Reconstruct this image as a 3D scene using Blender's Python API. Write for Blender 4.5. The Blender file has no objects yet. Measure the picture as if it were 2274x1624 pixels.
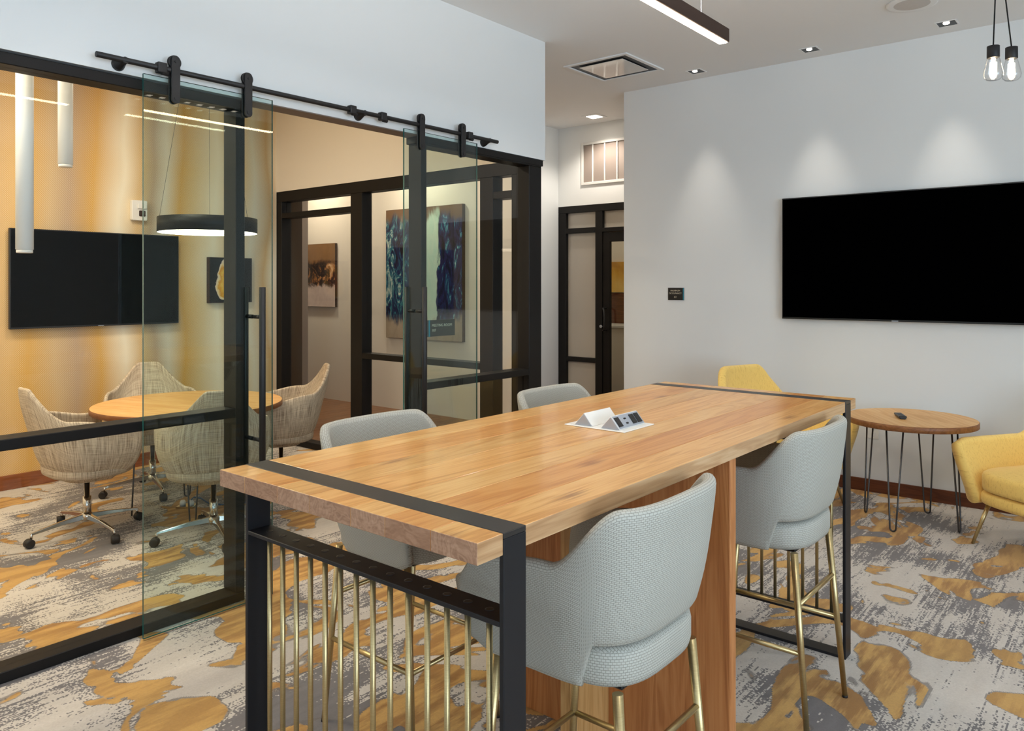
import bpy, bmesh, math, random
from mathutils import Vector, Matrix
random.seed(7)
sc = bpy.context.scene
C = sc.collection
PI = math.pi

# ------------------------------------------------------------------ camera
cam_d = bpy.data.cameras.new('camera')
cam = bpy.data.objects.new('camera', cam_d); C.objects.link(cam)
cam.location = (0, 0, 1.551)
cam.rotation_euler = (PI/2, 0, math.radians(39.55))
cam_d.sensor_fit = 'HORIZONTAL'; cam_d.sensor_width = 36.0
cam_d.lens = 1715.0/2274.0*36.0
cam_d.shift_y = -(812.0-634.0)/2274.0
cam_d.clip_start = 0.05
sc.camera = cam

# ------------------------------------------------------------------ view, world
sc.view_settings.view_transform = 'Standard'
sc.view_settings.look = 'None'
sc.view_settings.gamma = 1.0
sc.view_settings.exposure = 0.20
sc.view_settings.use_curve_mapping = False
sc.cycles.use_denoising = True
sc.cycles.use_adaptive_sampling = False
sc.cycles.max_bounces = 10
sc.cycles.diffuse_bounces = 4
sc.cycles.glossy_bounces = 4
sc.cycles.transparent_max_bounces = 32
sc.cycles.sample_clamp_indirect = 6.0
sc.cycles.caustics_reflective = False
sc.cycles.caustics_refractive = False
w = bpy.data.worlds.new('world'); sc.world = w; w.use_nodes = True
w.node_tree.nodes['Background'].inputs[0].default_value = (0.62, 0.78, 1.0, 1)
w.node_tree.nodes['Background'].inputs[1].default_value = 0.6

def srgb(r, g, b):
    f = lambda c: (c/255.0/12.92) if c/255.0 <= 0.04045 else ((c/255.0+0.055)/1.055)**2.4
    return (f(r), f(g), f(b), 1.0)

WARM = (1.0, 0.87, 0.67); NEUT = (1.0, 0.86, 0.70); COOL = (0.68, 0.85, 1.0)
def area(name, loc, rot, sx, sy, power, col, spread=None):
    d = bpy.data.lights.new(name, 'AREA'); d.shape = 'RECTANGLE'; d.size = sx; d.size_y = sy
    d.energy = power; d.color = col
    if spread: d.spread = math.radians(spread)
    o = bpy.data.objects.new(name, d); C.objects.link(o); o.location = loc; o.rotation_euler = rot
    return o
def spot(name, loc, rot, power, col, ang, blend=0.5, size=0.03):
    d = bpy.data.lights.new(name, 'SPOT'); d.energy = power; d.color = col
    d.spot_size = math.radians(ang); d.spot_blend = blend; d.shadow_soft_size = size
    o = bpy.data.objects.new(name, d); C.objects.link(o); o.location = loc; o.rotation_euler = rot
    return o
CEIL = 3.345
# daylight through the windows behind and to the right of the camera
area('daylight_back', (0.4, -5.85, 1.75), (-PI/2-0.42, 0, 0), 6.4, 2.5, 560, COOL)
area('daylight_right', (4.35, -0.05, 1.75), (0, PI/2+0.42, 0), 2.5, 6.3, 265, COOL)
# added fill: unseen spots over the lounge, brightening floor and ceiling
for x in (-2.4, 0.2, 2.6):
    for y in (-4.2, -1.4, 1.4, 4.0):
        spot('lounge_fill_spot', (x, y, CEIL-0.03), (0, 0, 0), 36, (1, .96, .92), 120, 1.0, 0.04)
for x in (-2.93, -1.99, -1.07, -0.15):
    spot('wall_washer', (x, 5.93, CEIL-0.03), (math.radians(3), 0, 0), 36, (1, .91, .80), 46, 1.0, 0.03)
# unseen lamps added to light the meeting room
for x, y in ((-5.2, -0.3), (-5.3, 1.0), (-5.1, 2.3), (-4.2, 0.6)):
    area('meeting_fill_light', (x, y, CEIL-0.03), (0, 0, 0), 0.35, 0.35, 24, WARM)
# corridor and alcove
for x in (-8.75, -6.8):
    area('picture_light', (x, 5.95, CEIL-0.03), (0, 0, 0), 0.2, 0.2, 22, WARM)
area('corridor_light', (-5.3, 5.4, CEIL-0.03), (0, 0, 0), 0.3, 0.3, 12, NEUT)
spot('alcove_light', (-4.54, 6.87, CEIL-0.03), (0, 0, 0), 42, (1, .90, .78), 130, 0.6, 0.05)
area('office_light', (-5.4, 8.2, CEIL-0.03), (0, 0, 0), 0.4, 0.4, 11, WARM)

# ------------------------------------------------------------------ materials
MATS = {}
class NT:
    """tiny node helper"""
    def __init__(s, name):
        s.m = bpy.data.materials.new(name); s.m.use_nodes = True
        s.t = s.m.node_tree; s.b = s.t.nodes['Principled BSDF']; MATS[name] = s.m
    def n(s, typ, **kw):
        nd = s.t.nodes.new(typ)
        for k, v in kw.items():
            if k.startswith('i_'):
                key = k[2:]; key = int(key) if key.isdigit() else key.replace('_', ' ')
                if hasattr(v, 'is_output') or isinstance(v, bpy.types.NodeSocket): s.t.links.new(v, nd.inputs[key])
                else: nd.inputs[key].default_value = v
            else: setattr(nd, k, v)
        return nd
    def l(s, a, b): s.t.links.new(a, b)
    def math(s, op, a, b=None, c=None, clamp=False):
        nd = s.t.nodes.new('ShaderNodeMath'); nd.operation = op; nd.use_clamp = clamp
        for i, v in enumerate((a, b, c)):
            if v is None: continue
            if isinstance(v, bpy.types.NodeSocket): s.l(v, nd.inputs[i])
            else: nd.inputs[i].default_value = v
        return nd.outputs[0]
    def mix(s, fac, a, b, blend='MIX'):
        nd = s.t.nodes.new('ShaderNodeMix'); nd.data_type = 'RGBA'; nd.blend_type = blend
        for sock, v in ((nd.inputs[0], fac), (nd.inputs[6], a), (nd.inputs[7], b)):
            if isinstance(v, bpy.types.NodeSocket): s.l(v, sock)
            else: sock.default_value = v
        return nd.outputs[2]
    def ramp(s, fac, stops, interp='LINEAR'):
        nd = s.t.nodes.new('ShaderNodeValToRGB'); cr = nd.color_ramp; cr.interpolation = interp
        while len(cr.elements) < len(stops): cr.elements.new(0.5)
        for e, (p, c) in zip(cr.elements, stops): e.position = p; e.color = c
        s.l(fac, nd.inputs[0]); return nd.outputs[0]
    def step(s, v, lo, hi):
        nd = s.t.nodes.new('ShaderNodeMapRange'); nd.interpolation_type = 'SMOOTHSTEP'
        s.l(v, nd.inputs[0]); nd.inputs[1].default_value = lo; nd.inputs[2].default_value = hi
        return nd.outputs[0]
    def scale(s, vec, sx, sy, sz, off=None):
        nd = s.t.nodes.new('ShaderNodeVectorMath'); nd.operation = 'MULTIPLY'
        s.l(vec, nd.inputs[0]); nd.inputs[1].default_value = (sx, sy, sz); r = nd.outputs[0]
        if off is not None:
            a = s.t.nodes.new('ShaderNodeVectorMath'); a.operation = 'ADD'; s.l(r, a.inputs[0])
            if isinstance(off, bpy.types.NodeSocket): s.l(off, a.inputs[1])
            else: a.inputs[1].default_value = off
            r = a.outputs[0]
        return r
    def noise(s, vec, sc=1.0, det=2.0, rough=0.5, dist=0.0):
        nd = s.n('ShaderNodeTexNoise'); s.l(vec, nd.inputs['Vector'])
        nd.inputs['Scale'].default_value = sc; nd.inputs['Detail'].default_value = det
        nd.inputs['Roughness'].default_value = rough; nd.inputs['Distortion'].default_value = dist
        return nd.outputs[0]
    def bump(s, h, strength=0.3, dist=0.002):
        nd = s.n('ShaderNodeBump'); nd.inputs['Strength'].default_value = strength
        nd.inputs['Distance'].default_value = dist; s.l(h, nd.inputs['Height']); s.l(nd.outputs[0], s.b.inputs['Normal'])
    def col(s, c):
        if isinstance(c, bpy.types.NodeSocket): s.l(c, s.b.inputs['Base Color'])
        else: s.b.inputs['Base Color'].default_value = c
    def rough(s, r, spec=0.5, metal=0.0):
        s.b.inputs['Roughness'].default_value = r; s.b.inputs['Specular IOR Level'].default_value = spec
        s.b.inputs['Metallic'].default_value = metal
    def pos(s): return s.n('ShaderNodeNewGeometry').outputs['Position']
    def obj(s): return s.n('ShaderNodeTexCoord').outputs['Object']
    def uv(s): return s.n('ShaderNodeTexCoord').outputs['UV']

def plain(name, c, r=0.5, spec=0.5, metal=0.0, grain=0.0):
    t = NT(name)
    if grain:
        nz = t.noise(t.obj(), 60, 3)
        t.col(t.mix(nz, tuple(x*(1-grain) for x in c[:3])+(1,), tuple(min(1, x*(1+grain)) for x in c[:3])+(1,)))
        t.bump(nz, 0.08, 0.001)
    else: t.col(c)
    t.rough(r, spec, metal); return t.m
def emit(name, c, s):
    t = NT(name); t.col((0, 0, 0, 1)); t.b.inputs['Emission Color'].default_value = c; t.b.inputs['Emission Strength'].default_value = s
    return t.m

def wall_mat(name, c):
    t = NT(name); nz = t.noise(t.pos(), 180, 3, 0.6)
    t.col(t.mix(t.noise(t.pos(), 1.5, 2), c, tuple(x*0.97 for x in c[:3])+(1,))); t.bump(nz, 0.06, 0.001); t.rough(0.75, 0.25); return t.m
wall_mat('paint_white', srgb(232, 234, 233))
wall_mat('paint_ceiling', srgb(242, 243, 243))
wall_mat('paint_cream', srgb(230, 222, 208))
wall_mat('paint_grey_shade', srgb(120, 108, 100))  # plain grey; also the painted shade of the corridor stub

plain('frame_black', srgb(22, 20, 19), 0.45, 0.2, 0.0, 0.05)
plain('steel_black', srgb(25, 26, 30), 0.45, 0.45, 0.2, 0.06)
plain('steel_band', srgb(52, 49, 47), 0.38, 0.5, 0.35, 0.05)
plain('hardware_black', srgb(24, 23, 24), 0.5, 0.45)
plain('plastic_black', srgb(14, 14, 15), 0.35, 0.5)
plain('screen_black', (0.0004, 0.0004, 0.0005, 1), 0.5, 0.0)
plain('plastic_white', srgb(232, 231, 226), 0.4, 0.5)
plain('metal_white', srgb(222, 221, 217), 0.45, 0.4)
plain('metal_grey', srgb(176, 184, 196), 0.3, 0.5, 0.6)
plain('chrome', srgb(206, 202, 196), 0.14, 0.5, 1.0)
plain('hairpin_steel', srgb(74, 72, 72), 0.32, 0.5, 0.7)
plain('rubber', srgb(30, 28, 28), 0.55, 0.4)
plain('sign_black', srgb(22, 21, 21), 0.45, 0.4)
plain('sign_brown', srgb(74, 66, 60), 0.5, 0.4)
plain('sign_teal', srgb(50, 134, 152), 0.5, 0.4)
plain('sign_letter', srgb(206, 196, 176), 0.6, 0.3)
plain('canvas_black', srgb(24, 22, 21), 0.6, 0.3)
plain('canvas_edge', srgb(60, 44, 36), 0.7, 0.2)
plain('cord_black', srgb(12, 12, 12), 0.6, 0.3)
plain('cyl_white', srgb(240, 244, 244), 0.45, 0.4)
plain('speaker_cloth', srgb(206, 202, 198), 0.8, 0.2, 0, 0.05)
plain('vent_shadow', srgb(150, 138, 130), 0.7, 0.2)
plain('diffuser_plate', srgb(214, 212, 208), 0.07, 0.9)
plain('diffuser_throat', srgb(30, 32, 38), 0.4, 0.4)
plain('glass_edge', srgb(32, 86, 84), 0.15, 0.6)
plain('cable_blue', srgb(60, 96, 130), 0.5, 0.4)
emit('led_lens', (1.0, 0.80, 0.58, 1), 32.0)
emit('uplight_fill', (1.0, 0.96, 0.92, 1), 85.0)  # added upward glow that lifts the ceiling
emit('led_lens_ring', (1.0, 0.82, 0.60, 1), 7.0)
emit('lamp_lens', (1.0, 0.90, 0.78, 1), 12.0)
emit('panel_lens', (1.0, 0.86, 0.70, 1), 6.0)
emit('filament', (1.0, 0.80, 0.52, 1), 30.0)
t = NT('brass'); nz = t.noise(t.scale(t.obj(), 40, 40, 400), 1, 2)
t.col(t.mix(nz, srgb(176, 152, 104), srgb(202, 182, 136))); t.rough(0.30, 0.5, 0.85)

def glass(name, tint, refl=1.0):
    t = NT(name); nt = t.t; nt.nodes.remove(t.b)
    geo = t.n('ShaderNodeNewGeometry')
    ior = t.math('MULTIPLY_ADD', geo.outputs['Backfacing'], 1/1.5-1.5, 1.5)
    fr = t.n('ShaderNodeFresnel'); t.l(ior, fr.inputs['IOR'])
    fac = t.math('MULTIPLY', fr.outputs[0], refl, clamp=True)
    tr = t.n('ShaderNodeBsdfTransparent'); tr.inputs[0].default_value = tint
    gl = t.n('ShaderNodeBsdfGlossy'); gl.inputs['Roughness'].default_value = 0.0
    mx = t.n('ShaderNodeMixShader'); t.l(fac, mx.inputs[0]); t.l(tr.outputs[0], mx.inputs[1]); t.l(gl.outputs[0], mx.inputs[2])
    t.l(mx.outputs[0], nt.nodes['Material Output'].inputs['Surface']); return t.m
glass('glass_clear', (0.985, 0.99, 0.985, 1), 0.5)
glass('glass_door', (0.865, 0.94, 0.93, 1), 0.8)
glass('glass_bulb', (1, 1, 1, 1), 1.5)
t = NT('glass_frosted'); t.col(srgb(196, 188, 176)); t.rough(0.25, 0.5)
t.b.inputs['Transmission Weight'].default_value = 0.25

# carpet: streaks along y, ochre pools with a dark outline
t = NT('carpet'); p = t.pos()
sn = t.n('ShaderNodeVectorMath', operation='SNAP'); t.l(p, sn.inputs[0]); sn.inputs[1].default_value = (0.006, 0.006, 1.0)
q = sn.outputs[0]
wn = t.n('ShaderNodeTexWhiteNoise'); t.l(q, wn.inputs['Vector']); wnv = wn.outputs[0]
blob = t.noise(t.scale(q, 1.0, 0.70, 1, (3.1, 7.7, 0)), 2.3, 2.6, 0.5, 1.6)
blob = t.math('ADD', blob, t.math('MULTIPLY', t.math('SUBTRACT', t.noise(t.scale(q, 24, 12, 1), 1, 2), 0.5), 0.03))
blob = t.math('ADD', blob, 0.0)
streak = t.noise(t.scale(q, 56, 2.4, 1), 1, 4, 0.68)
zone = t.noise(t.scale(q, 1.0, 0.8, 1, (11, 2, 0)), 1.9, 3, 0.55, 0.6)
sv = t.math('ADD', t.math('MULTIPLY', t.math('SUBTRACT', streak, 0.5), 1.35), t.math('MULTIPLY', t.math('SUBTRACT', zone, 0.5), 1.9))
sv = t.math('ADD', sv, t.math('MULTIPLY', t.math('SUBTRACT', wnv, 0.5), 0.26))
greyf = t.step(sv, 0.0, 0.05)
beige = t.mix(t.noise(t.scale(q, 14, 2, 1), 1, 3), srgb(186, 176, 164), srgb(212, 204, 194))
grey = t.mix(t.noise(t.scale(q, 30, 4, 1), 1, 2), srgb(100, 95, 94), srgb(130, 124, 122))
base = t.mix(greyf, beige, grey)
oc = t.mix(t.step(t.noise(t.scale(q, 16, 2.4, 1, (5, 5, 0)), 1, 4, 0.6), 0.42, 0.60), srgb(158, 114, 60), srgb(202, 158, 90))
oc = t.mix(t.step(t.noise(t.scale(q, 1, 1, 1, (9, 1, 0)), 1.1, 2), 0.45, 0.6), oc, t.mix(0.5, oc, srgb(186, 146, 82)))
outl = t.math('MULTIPLY', t.step(blob, 0.538, 0.545), t.math('SUBTRACT', 1.0, t.step(blob, 0.552, 0.556)))
c1 = t.mix(t.math('MULTIPLY', outl, 0.7), base, srgb(104, 96, 90))
c2 = t.mix(t.step(blob, 0.550, 0.556), c1, oc)
c2 = t.mix(t.math('MULTIPLY', wnv, 0.10), c2, srgb(70, 60, 50))
t.col(c2); t.rough(0.95, 0.1)
t.b.inputs['Sheen Weight'].default_value = 0.15
t.bump(t.math('ADD', t.noise(p, 700, 2), t.math('MULTIPLY', blob, 1.0)), 0.35, 0.004)

def wood(name, dark, mid, light, axis='y', knots=True, rough=0.32, spec=0.45, end=False, sc_=1.0, vary=0.5, coat=0.0):
    t = NT(name); info = t.n('ShaderNodeObjectInfo')
    o = t.obj(); scol = t.n('ShaderNodeSeparateColor'); t.l(info.outputs['Color'], scol.inputs[0]); RND = scol.outputs[0]
    comb = t.n('ShaderNodeCombineXYZ')
    for i, k in enumerate((37.0, 53.0, 91.0)): t.l(t.math('MULTIPLY', RND, k), comb.inputs[i])
    st = {'x': (1.1, 14, 14), 'y': (14, 1.1, 14), 'z': (14, 14, 1.1)}[axis]
    if end: st = (18, 18, 18)
    v = t.scale(o, st[0]*sc_, st[1]*sc_, st[2]*sc_, comb.outputs[0])
    big = t.noise(v, 0.55, 3, 0.55, 1.6)
    fine = t.noise(t.scale(v, 7, 7, 7), 1, 3, 0.7)
    if axis == 'y': fv = t.scale(v, 9, 2.5, 9)
    elif axis == 'x': fv = t.scale(v, 2.5, 9, 9)
    else: fv = t.scale(v, 9, 9, 2.5)
    fine = t.noise(fv, 1, 4, 0.65)
    rings = t.math('SINE', t.math('MULTIPLY', big, 60 if end else 46))
    g = t.math('ADD', t.math('MULTIPLY', rings, 0.10), t.math('ADD', t.math('MULTIPLY', fine, 0.55), t.math('MULTIPLY', big, 0.5)))
    c = t.ramp(g, [(0.22, dark), (0.50, mid), (0.80, light)])
    c = t.mix(t.math('MULTIPLY', t.math('SUBTRACT', RND, 0.5, clamp=False), vary), c, t.mix(1.0, c, srgb(196, 160, 116), 'MULTIPLY'))
    if knots:
        vo = t.n('ShaderNodeTexVoronoi', voronoi_dimensions='2D'); t.l(t.scale(v, 0.42, 1.7, 0.42), vo.inputs['Vector']); vo.inputs['Scale'].default_value = 1.0
        dd = t.math('ADD', vo.outputs['Distance'], t.math('MULTIPLY', t.math('SUBTRACT', fine, 0.5), 0.30))
        k = t.math('SUBTRACT', 1.0, t.step(dd, -0.02, 0.17))
        sep = t.n('ShaderNodeSeparateColor'); t.l(vo.outputs['Color'], sep.inputs[0])
        k = t.math('MULTIPLY', k, t.step(sep.outputs[0], 0.62, 0.74))
        c = t.mix(t.math('MULTIPLY', k, 0.78), c, srgb(120, 66, 28))
    if knots:
        hv = t.n('ShaderNodeHueSaturation'); t.l(c, hv.inputs['Color']); t.l(t.math('MULTIPLY_ADD', RND, 0.34, 0.80), hv.inputs['Value']); c = hv.outputs[0]
    t.col(c); t.rough(rough, spec); t.bump(fine, 0.10, 0.0006)
    if coat: t.b.inputs['Coat Weight'].default_value = coat; t.b.inputs['Coat Roughness'].default_value = 0.12
    return t.m
wood('oak_top', srgb(186, 124, 60), srgb(222, 168, 98), srgb(238, 196, 130), 'y', True, 0.30, 0.5, vary=1.3, coat=0.25)
wood('oak_end', srgb(146, 108, 84), srgb(176, 136, 108), srgb(196, 158, 130), 'x', False, 0.5, 0.3, end=True)
wood('oak_side', srgb(158, 116, 76), srgb(192, 152, 110), srgb(212, 178, 138), 'y', False, 0.4, 0.4)  # darker than the top: shade of facing away from light, put into colour
wood('panel_wood', srgb(158, 96, 52), srgb(190, 126, 74), srgb(208, 148, 94), 'z', False, 0.4, 0.4)
wood('panel_wood_light', srgb(168, 124, 72), srgb(198, 154, 98), srgb(214, 174, 120), 'z', False, 0.42, 0.4)
wood('round_top', srgb(204, 150, 88), srgb(226, 180, 118), srgb(240, 204, 148), 'x', False, 0.42, 0.2, sc_=0.8)
wood('round_edge', srgb(104, 62, 32), srgb(132, 84, 46), srgb(154, 104, 60), 'x', False, 0.45, 0.4)
wood('base_wood', srgb(78, 40, 22), srgb(102, 56, 32), srgb(122, 70, 42), 'x', False, 0.4, 0.4)
wood('base_wood_long', srgb(112, 62, 32), srgb(138, 80, 44), srgb(158, 98, 56), 'y', False, 0.35, 0.4)
wood('hall_floor', srgb(86, 52, 28), srgb(120, 76, 42), srgb(144, 96, 56), 'y', False, 0.30, 0.5, sc_=0.7, vary=0.8)

def fabric(name, c1, c2, kind='weave', scale_=(150, 60)):
    t = NT(name); uv = t.uv()
    if kind == 'weave':
        br = t.n('ShaderNodeTexBrick'); t.l(t.scale(uv, 1, 1, 1), br.inputs['Vector'])
        br.inputs['Scale'].default_value = 1.0; br.inputs['Brick Width'].default_value = 0.011; br.inputs['Row Height'].default_value = 0.0062
        br.inputs['Mortar Size'].default_value = 0.0011; br.inputs['Mortar Smooth'].default_value = 1.0
        br.inputs['Color1'].default_value = c1; br.inputs['Color2'].default_value = c1; br.inputs['Mortar'].default_value = c2
        nz = t.noise(uv, 120, 3)
        t.col(t.mix(t.math('MULTIPLY', nz, 0.25), br.outputs['Color'], c2))
        t.bump(t.math('SUBTRACT', 1.0, br.outputs['Fac']), 0.45, 0.0012); t.rough(0.62, 0.35)
    elif kind == 'linen':
        a = t.noise(t.scale(uv, 230, 5, 1), 1, 3, 0.7); b = t.noise(t.scale(uv, 6, 200, 1), 1, 2, 0.6)
        g = t.math('ADD', t.math('MULTIPLY', a, 0.7), t.math('MULTIPLY', b, 0.3))
        t.col(t.ramp(g, [(0.36, c2), (0.58, c1)])); t.bump(g, 0.3, 0.0015); t.rough(0.85, 0.2)
    else:
        a = t.noise(t.scale(uv, 160, 420, 1), 1, 2); b = t.noise(t.scale(uv, 130, 24, 1), 1, 3, 0.7)
        g = t.math('ADD', t.math('MULTIPLY', a, 0.4), t.math('MULTIPLY', b, 0.6))
        t.col(t.ramp(g, [(0.30, c2), (0.48, c1)])); t.bump(g, 0.25, 0.0012); t.rough(0.8, 0.25)
        t.b.inputs['Sheen Weight'].default_value = 0.2
    return t.m
fabric('stool_fabric', srgb(188, 186, 175), srgb(140, 136, 126), 'weave')
fabric('chair_linen', srgb(210, 195, 172), srgb(120, 102, 86), 'linen')
fabric('yellow_fabric', srgb(244, 206, 116), srgb(204, 156, 72), 'slub')

# wallpaper: printed vertical bands with a fine lozenge grid
t = NT('wallpaper'); p = t.pos()
sep = t.n('ShaderNodeSeparateXYZ'); t.l(p, sep.inputs[0]); Y, Z = sep.outputs[1], sep.outputs[2]
warp = t.math('MULTIPLY', t.math('SUBTRACT', t.noise(t.scale(p, 0, 0.9, 0.8), 1.0, 2), 0.5), 0.28)
fy = t.math('DIVIDE', t.math('ADD', t.math('SUBTRACT', Y, 1.4), warp), 3.05)
G = srgb(204, 152, 44); T_ = srgb(196, 164, 116); CR = srgb(242, 232, 208); TA = srgb(174, 144, 114); GR = srgb(214, 204, 186)
def yy(y): return (y-1.4)/3.05
bands = t.ramp(fy, [(0.0, CR), (yy(1.75), TA), (yy(2.1), srgb(208, 166, 98)), (yy(2.22), G), (yy(2.4), T_), (yy(2.55), TA), (yy(2.72), G), (yy(2.92), CR),
    (yy(3.05), srgb(212, 178, 120)), (yy(3.18), TA), (yy(3.3), GR), (yy(3.46), G), (yy(3.62), srgb(218, 190, 140)), (yy(3.8), CR), (yy(3.98), srgb(208, 166, 90)), (yy(4.15), GR), (yy(4.32), srgb(196, 148, 84)), (1.0, CR)][:18])
k = 2*PI/0.0145
lo = t.math('MULTIPLY', t.math('SINE', t.math('MULTIPLY', t.math('ADD', Y, Z), k*0.5)), t.math('SINE', t.math('MULTIPLY', t.math('SUBTRACT', Y, Z), k*0.5)))
lf = t.step(t.math('ABSOLUTE', lo), 0.25, 0.75)
t.col(t.mix(t.math('MULTIPLY', lf, 0.5), bands, t.mix(0.72, bands, srgb(248, 238, 214)))); t.rough(0.55, 0.35); t.bump(lf, 0.15, 0.0008)

# pictures
t = NT('art_agate'); o = t.obj(); v = t.noise(o, 7, 3, 0.6, 0.6)
ln = t.n('ShaderNodeVectorMath', operation='LENGTH'); t.l(t.scale(o, 0.0, 1.05, 0.75, (0, 0.015, 0)), ln.inputs[0])
r = t.math('ADD', ln.outputs['Value'], t.math('MULTIPLY', t.math('SUBTRACT', v, 0.5), 0.16))
t.col(t.ramp(t.math('MULTIPLY', r, 5.0), [(0.0, srgb(120, 90, 86)), (0.14, srgb(168, 30, 26)), (0.26, srgb(232, 120, 50)), (0.42, srgb(238, 196, 84)), (0.56, srgb(216, 150, 30)), (0.64, srgb(240, 222, 170)), (0.72, srgb(214, 196, 186)), (0.745, srgb(24, 22, 21))])); t.rough(0.5, 0.3)
t = NT('art_ink'); o = t.obj(); s2 = t.n('ShaderNodeSeparateXYZ'); t.l(o, s2.inputs[0])
n1 = t.noise(o, 5, 6, 0.7, 1.2); n2 = t.noise(t.scale(o, 1, 1, 1, (4, 2, 8)), 9, 5, 0.7, 0.5)
hz = t.math('ADD', t.math('DIVIDE', s2.outputs[2], 0.9), t.math('ADD', 0.5, t.math('MULTIPLY', t.math('SUBTRACT', n2, 0.5), 0.25)))
low = t.mix(n1, srgb(232, 214, 202), srgb(186, 164, 156)); mid = t.ramp(n1, [(0.40, srgb(34, 26, 24)), (0.52, srgb(60, 44, 38)), (0.60, srgb(190, 130, 74)), (0.68, srgb(222, 196, 160))])
top = t.mix(n2, srgb(110, 78, 48), srgb(150, 110, 70))
t.col(t.mix(t.step(hz, 0.66, 0.74), t.mix(t.step(hz, 0.30, 0.38), low, mid), top)); t.rough(0.6, 0.3)
t = NT('art_wave'); o = t.obj(); s2 = t.n('ShaderNodeSeparateXYZ'); t.l(o, s2.inputs[0]); X, Z = s2.outputs[0], s2.outputs[2]
n1 = t.noise(t.scale(o, 1, 1, 0.45, (2, 3, 1)), 3.2, 5, 0.62, 1.6); n2 = t.noise(t.scale(o, 1, 1, 0.35, (7, 1, 4)), 7, 5, 0.7, 2.2)
edge = t.math('ADD', t.math('ADD', X, 0.06), t.math('MULTIPLY', t.math('SUBTRACT', n1, 0.5), 0.35))
darkside = t.ramp(n2, [(0.40, srgb(26, 28, 48)), (0.50, srgb(50, 44, 92)), (0.57, srgb(34, 60, 104)), (0.64, srgb(90, 160, 180)), (0.72, srgb(214, 226, 214))])
leftside = t.ramp(n2, [(0.36, srgb(24, 22, 30)), (0.48, srgb(36, 44, 86)), (0.56, srgb(48, 120, 132)), (0.66, srgb(216, 220, 204))])
white = t.mix(n2, srgb(150, 206, 188), srgb(236, 234, 214))
c = t.mix(t.step(edge, -0.14, -0.12), leftside, white); c = t.mix(t.step(edge, 0.31, 0.33), c, darkside)
frz = t.math('ADD', Z, t.math('MULTIPLY', t.math('SUBTRACT', n1, 0.5), 0.5))
c = t.mix(t.math('SUBTRACT', 1.0, t.step(frz, -0.62, -0.5)), c, t.mix(n2, srgb(128, 112, 96), srgb(180, 166, 146)))
c = t.mix(t.step(frz, 0.62, 0.74), c, srgb(112, 84, 60)); t.col(c); t.rough(0.45, 0.35)
t = NT('art_gold'); o = t.obj(); t.col(t.ramp(t.noise(o, 2.2, 2, 0.5, 0.5), [(0.40, srgb(196, 140, 42)), (0.50, srgb(226, 172, 70)), (0.58, srgb(240, 200, 110))])); t.rough(0.6, 0.3)
M = MATS

# ------------------------------------------------------------------ mesh helpers
def nb(): return bmesh.new()
def box(bm, x0, x1, y0, y1, z0, z1, mi=0):
    vs = [bm.verts.new(c) for c in ((x0,y0,z0),(x1,y0,z0),(x1,y1,z0),(x0,y1,z0),(x0,y0,z1),(x1,y0,z1),(x1,y1,z1),(x0,y1,z1))]
    fs = [bm.faces.new([vs[i] for i in f]) for f in ((3,2,1,0),(4,5,6,7),(0,1,5,4),(1,2,6,5),(2,3,7,6),(3,0,4,7))]
    for f in fs: f.material_index = mi
    return fs
def frame_of(d):
    d = d.normalized(); a = Vector((0, 0, 1)) if abs(d.z) < 0.9 else Vector((1, 0, 0))
    u = d.cross(a).normalized(); return u, d.cross(u).normalized()
def tube(bm, pts, r, seg=10, cap=True, mi=0):
    pts = [Vector(p) for p in pts]; rr = r if isinstance(r, (list, tuple)) else [r]*len(pts); rings = []
    u = None
    for i, p in enumerate(pts):
        d = (pts[min(i+1, len(pts)-1)]-pts[max(i-1, 0)]).normalized()
        if u is None: u, v = frame_of(d)
        else:
            u = (u-d*u.dot(d)).normalized(); v = d.cross(u)
        rings.append([bm.verts.new(p+(u*math.cos(2*PI*k/seg)+v*math.sin(2*PI*k/seg))*rr[i]) for k in range(seg)])
    for a, b in zip(rings, rings[1:]):
        for k in range(seg):
            f = bm.faces.new((a[k], a[(k+1) % seg], b[(k+1) % seg], b[k])); f.smooth = True; f.material_index = mi
    if cap:
        f = bm.faces.new(list(reversed(rings[0]))); f.material_index = mi
        f = bm.faces.new(rings[-1]); f.material_index = mi
def lathe(bm, prof, seg=32, at=(0, 0, 0), cap=True, smooth=True, mi=0):
    rings = []
    for r, z in prof:
        rings.append([bm.verts.new((at[0]+r*math.cos(2*PI*k/seg), at[1]+r*math.sin(2*PI*k/seg), at[2]+z)) for k in range(seg)])
    for a, b in zip(rings, rings[1:]):
        for k in range(seg):
            f = bm.faces.new((a[k], a[(k+1) % seg], b[(k+1) % seg], b[k])); f.smooth = smooth; f.material_index = mi
    if cap:
        bm.faces.new(list(reversed(rings[0]))).material_index = mi; bm.faces.new(rings[-1]).material_index = mi
def disc(bm, c, r, axis='z', seg=20, t=0.002, mi=0):
    c = Vector(c); d = {'x': Vector((1,0,0)), 'y': Vector((0,1,0)), 'z': Vector((0,0,1))}[axis]
    tube(bm, [c-d*t/2, c+d*t/2], r, seg, True, mi)
def prism(bm, poly, axis, a0, a1, mi=0):
    """extrude a 2-D polygon along an axis; poly in the other two axes (cyclic order)"""
    def P(uv, a):
        return {'x': (a, uv[0], uv[1]), 'y': (uv[0], a, uv[1]), 'z': (uv[0], uv[1], a)}[axis]
    A = [bm.verts.new(P(p, a0)) for p in poly]; B = [bm.verts.new(P(p, a1)) for p in poly]; n = len(poly)
    fs = [bm.faces.new(list(reversed(A))), bm.faces.new(B)]
    for k in range(n): fs.append(bm.faces.new((A[k], A[(k+1) % n], B[(k+1) % n], B[k])))
    for f in fs: f.material_index = mi
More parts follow.
